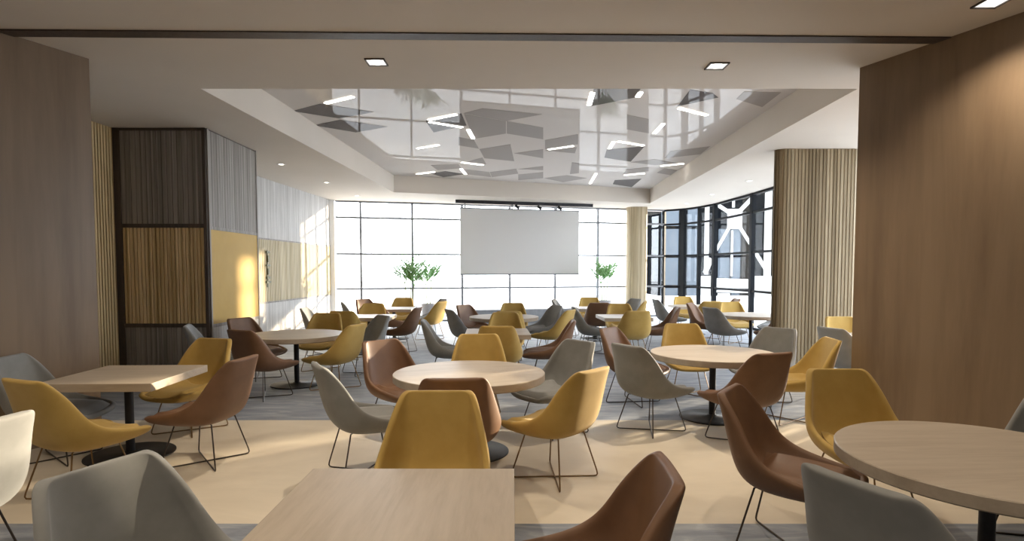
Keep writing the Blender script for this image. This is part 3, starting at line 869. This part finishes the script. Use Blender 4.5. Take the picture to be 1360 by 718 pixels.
# ------------------------------------------------------------------ outside
bm = bm_new(); add_box(bm, -60, 17, -.6, 60, 120, -.14); add_box(bm, 7.2, -30, -.6, 60, 17, -.14)
g = obj('ground_terrace', bm, M['terrace']); struct(g)
FY = 40.
fb = empty('office_building', (0, FY, 0)); tag(fb, 'dark building outside with lit white star-shaped bars and blue-grey panes', 'building')
def fx(px): return (px-680)/775*FY
def fz(py): return 1.68+(357-py)*FY/775
bm = bm_new(); add_box(bm, fx(874), .0, -.14, fx(1045), 5., 11.); obj('wall', bm, M['facade'], fb)
for x0, x1 in ((877, 900), (912, 927), (953, 968), (971, 982)):
    for y0, y1 in ((250, 300), (304, 338), (342, 378), (382, 410)):
        if x0 > 950 and y0 < 300: continue
        bm = bm_new(); add_box(bm, fx(x0), -.05, fz(y1), fx(x1), .02, fz(y0)); obj('window', bm, M['facade_pane'], fb)
bm = bm_new(); add_box(bm, fx(984), -.06, -.14, fx(997), .02, fz(250)); obj('cladding_strip', bm, M['facade_brown'], fb)
def bar(name, p, q, w, d=-.22):
    a, b = Vector((fx(p[0]), fz(p[1]))), Vector((fx(q[0]), fz(q[1])))
    L = (b-a).length; ang = math.atan2(b.y-a.y, b.x-a.x)
    mt = Matrix.Translation((a.x, 0, a.y)) @ Matrix.Rotation(-ang, 4, 'Y')
    bm = bm_new(); w *= FY/26; add_box(bm, 0, d, -w/2, L, d+.1, w/2, 0, mt); obj(name, bm, M['facade_light'], fb)
bar('star_centre', (973, 278), (973, 304), .64)
for p, q, w in (((968, 284), (949, 272), .15), ((979, 281), (998, 261), .17), ((1003, 257), (1010, 251), .2), ((966, 302), (948, 334), .12), ((943, 343), (935, 362), .2), ((980, 302), (997, 328), .13), ((1001, 335), (1015, 357), .15)):
    bar('star_bar', p, q, w)
for p, q, w in (((936.5, 268), (936.5, 364), .18), ((1017, 245), (1017, 366), .30), ((970, 306), (970, 366), .08), ((971, 262), (971, 276), .1)):
    bar('light_column', p, q, w)
bar('light_band', (946, 375), (1010, 377), .42)
bar('light_band', (946, 386), (996, 387), .10)
bm = bm_new(); add_box(bm, fx(1000), -.12, -.14, fx(1024), -.03, fz(366)); add_box(bm, fx(930), -.12, -.14, fx(943), -.03, fz(366)); add_box(bm, fx(953), -.1, -.14, fx(969), -.03, fz(389)); obj('lit_base_panel', bm, M['facade_light'], fb)

nb = empty('added_sun_blocker', (12, 19.45, 0)); nb['kind'] = 'structure'  # unseen slab added outside to keep the sun off part of the side glazing
bm = bm_new(); add_box(bm, -.4, -2.65, -.14, .4, 2.65, 24); obj('wall', bm, M['facade'], nb)
bm = bm_new()
for k in range(7): add_box(bm, -.43, -2.4, 1+3.2*k, -.35, 2.4, 2.6+3.2*k)
obj('window', bm, M['facade_pane'], nb)  # pane strips on the added sun-blocking slab

# ------------------------------------------------------------------ sun and sky
w = bpy.data.worlds.new('sky'); scene.world = w; w.use_nodes = True
bgn = w.node_tree.nodes['Background']; bgn.inputs[0].default_value = (.90, .95, 1., 1); bgn.inputs[1].default_value = 5.0
S = bpy.data.lights.new('sun', 'SUN'); S.energy = 8.5; S.angle = .02; S.color = (1, .80, .55)
so = bpy.data.objects.new('sun', S); C.objects.link(so)
so.rotation_euler = Vector((-.796, -.605, -.135)).to_track_quat('-Z', 'Y').to_euler(); so.location = (20, 30, 12)
def portal(name, a, b, z0, z1):
    L = bpy.data.lights.new(name, 'AREA'); L.shape = 'RECTANGLE'; d = Vector((b[0]-a[0], b[1]-a[1], 0))
    L.size = d.length; L.size_y = z1-z0; L.cycles.is_portal = True
    o = bpy.data.objects.new(name, L); C.objects.link(o)
    o.location = ((a[0]+b[0])/2, (a[1]+b[1])/2, (z0+z1)/2)
    xax = d.normalized(); nrm = Vector((d.y, -d.x, 0)).normalized()   # the lamp shines along -Z local
    zax = -nrm
    yax = zax.cross(xax)
    o.rotation_euler = Matrix((xax, yax, zax)).transposed().to_euler()
portal('window_portal', (-5.4, wl(-5.4)+.1), (5.4, wl(5.4)+.1), 0, ZC)
portal('side_portal', (6.8, 20.8), (6.8, 6.2), 0, ZC)

# ------------------------------------------------------------------ camera
cam = bpy.data.cameras.new('camera'); co = bpy.data.objects.new('camera', cam); C.objects.link(co)
TH = math.atan(.05)
co.location = (0, 0, 1.68); co.rotation_euler = (PI/2-TH, 0, 0)
cam.sensor_fit = 'HORIZONTAL'; cam.sensor_width = 36.; cam.lens = 36.*775/1360
cam.shift_y = 37/1360; cam.clip_start = .05; cam.clip_end = 500
scene.camera = co
vs = scene.view_settings
vs.view_transform = 'Standard'; vs.look = 'None'; vs.exposure = .85; vs.gamma = 1.; vs.use_curve_mapping = False
scene.cycles.max_bounces = 10; scene.cycles.diffuse_bounces = 6; scene.cycles.glossy_bounces = 5; scene.cycles.transparent_max_bounces = 12
scene.cycles.use_denoising = True; scene.cycles.sample_clamp_indirect = 6.
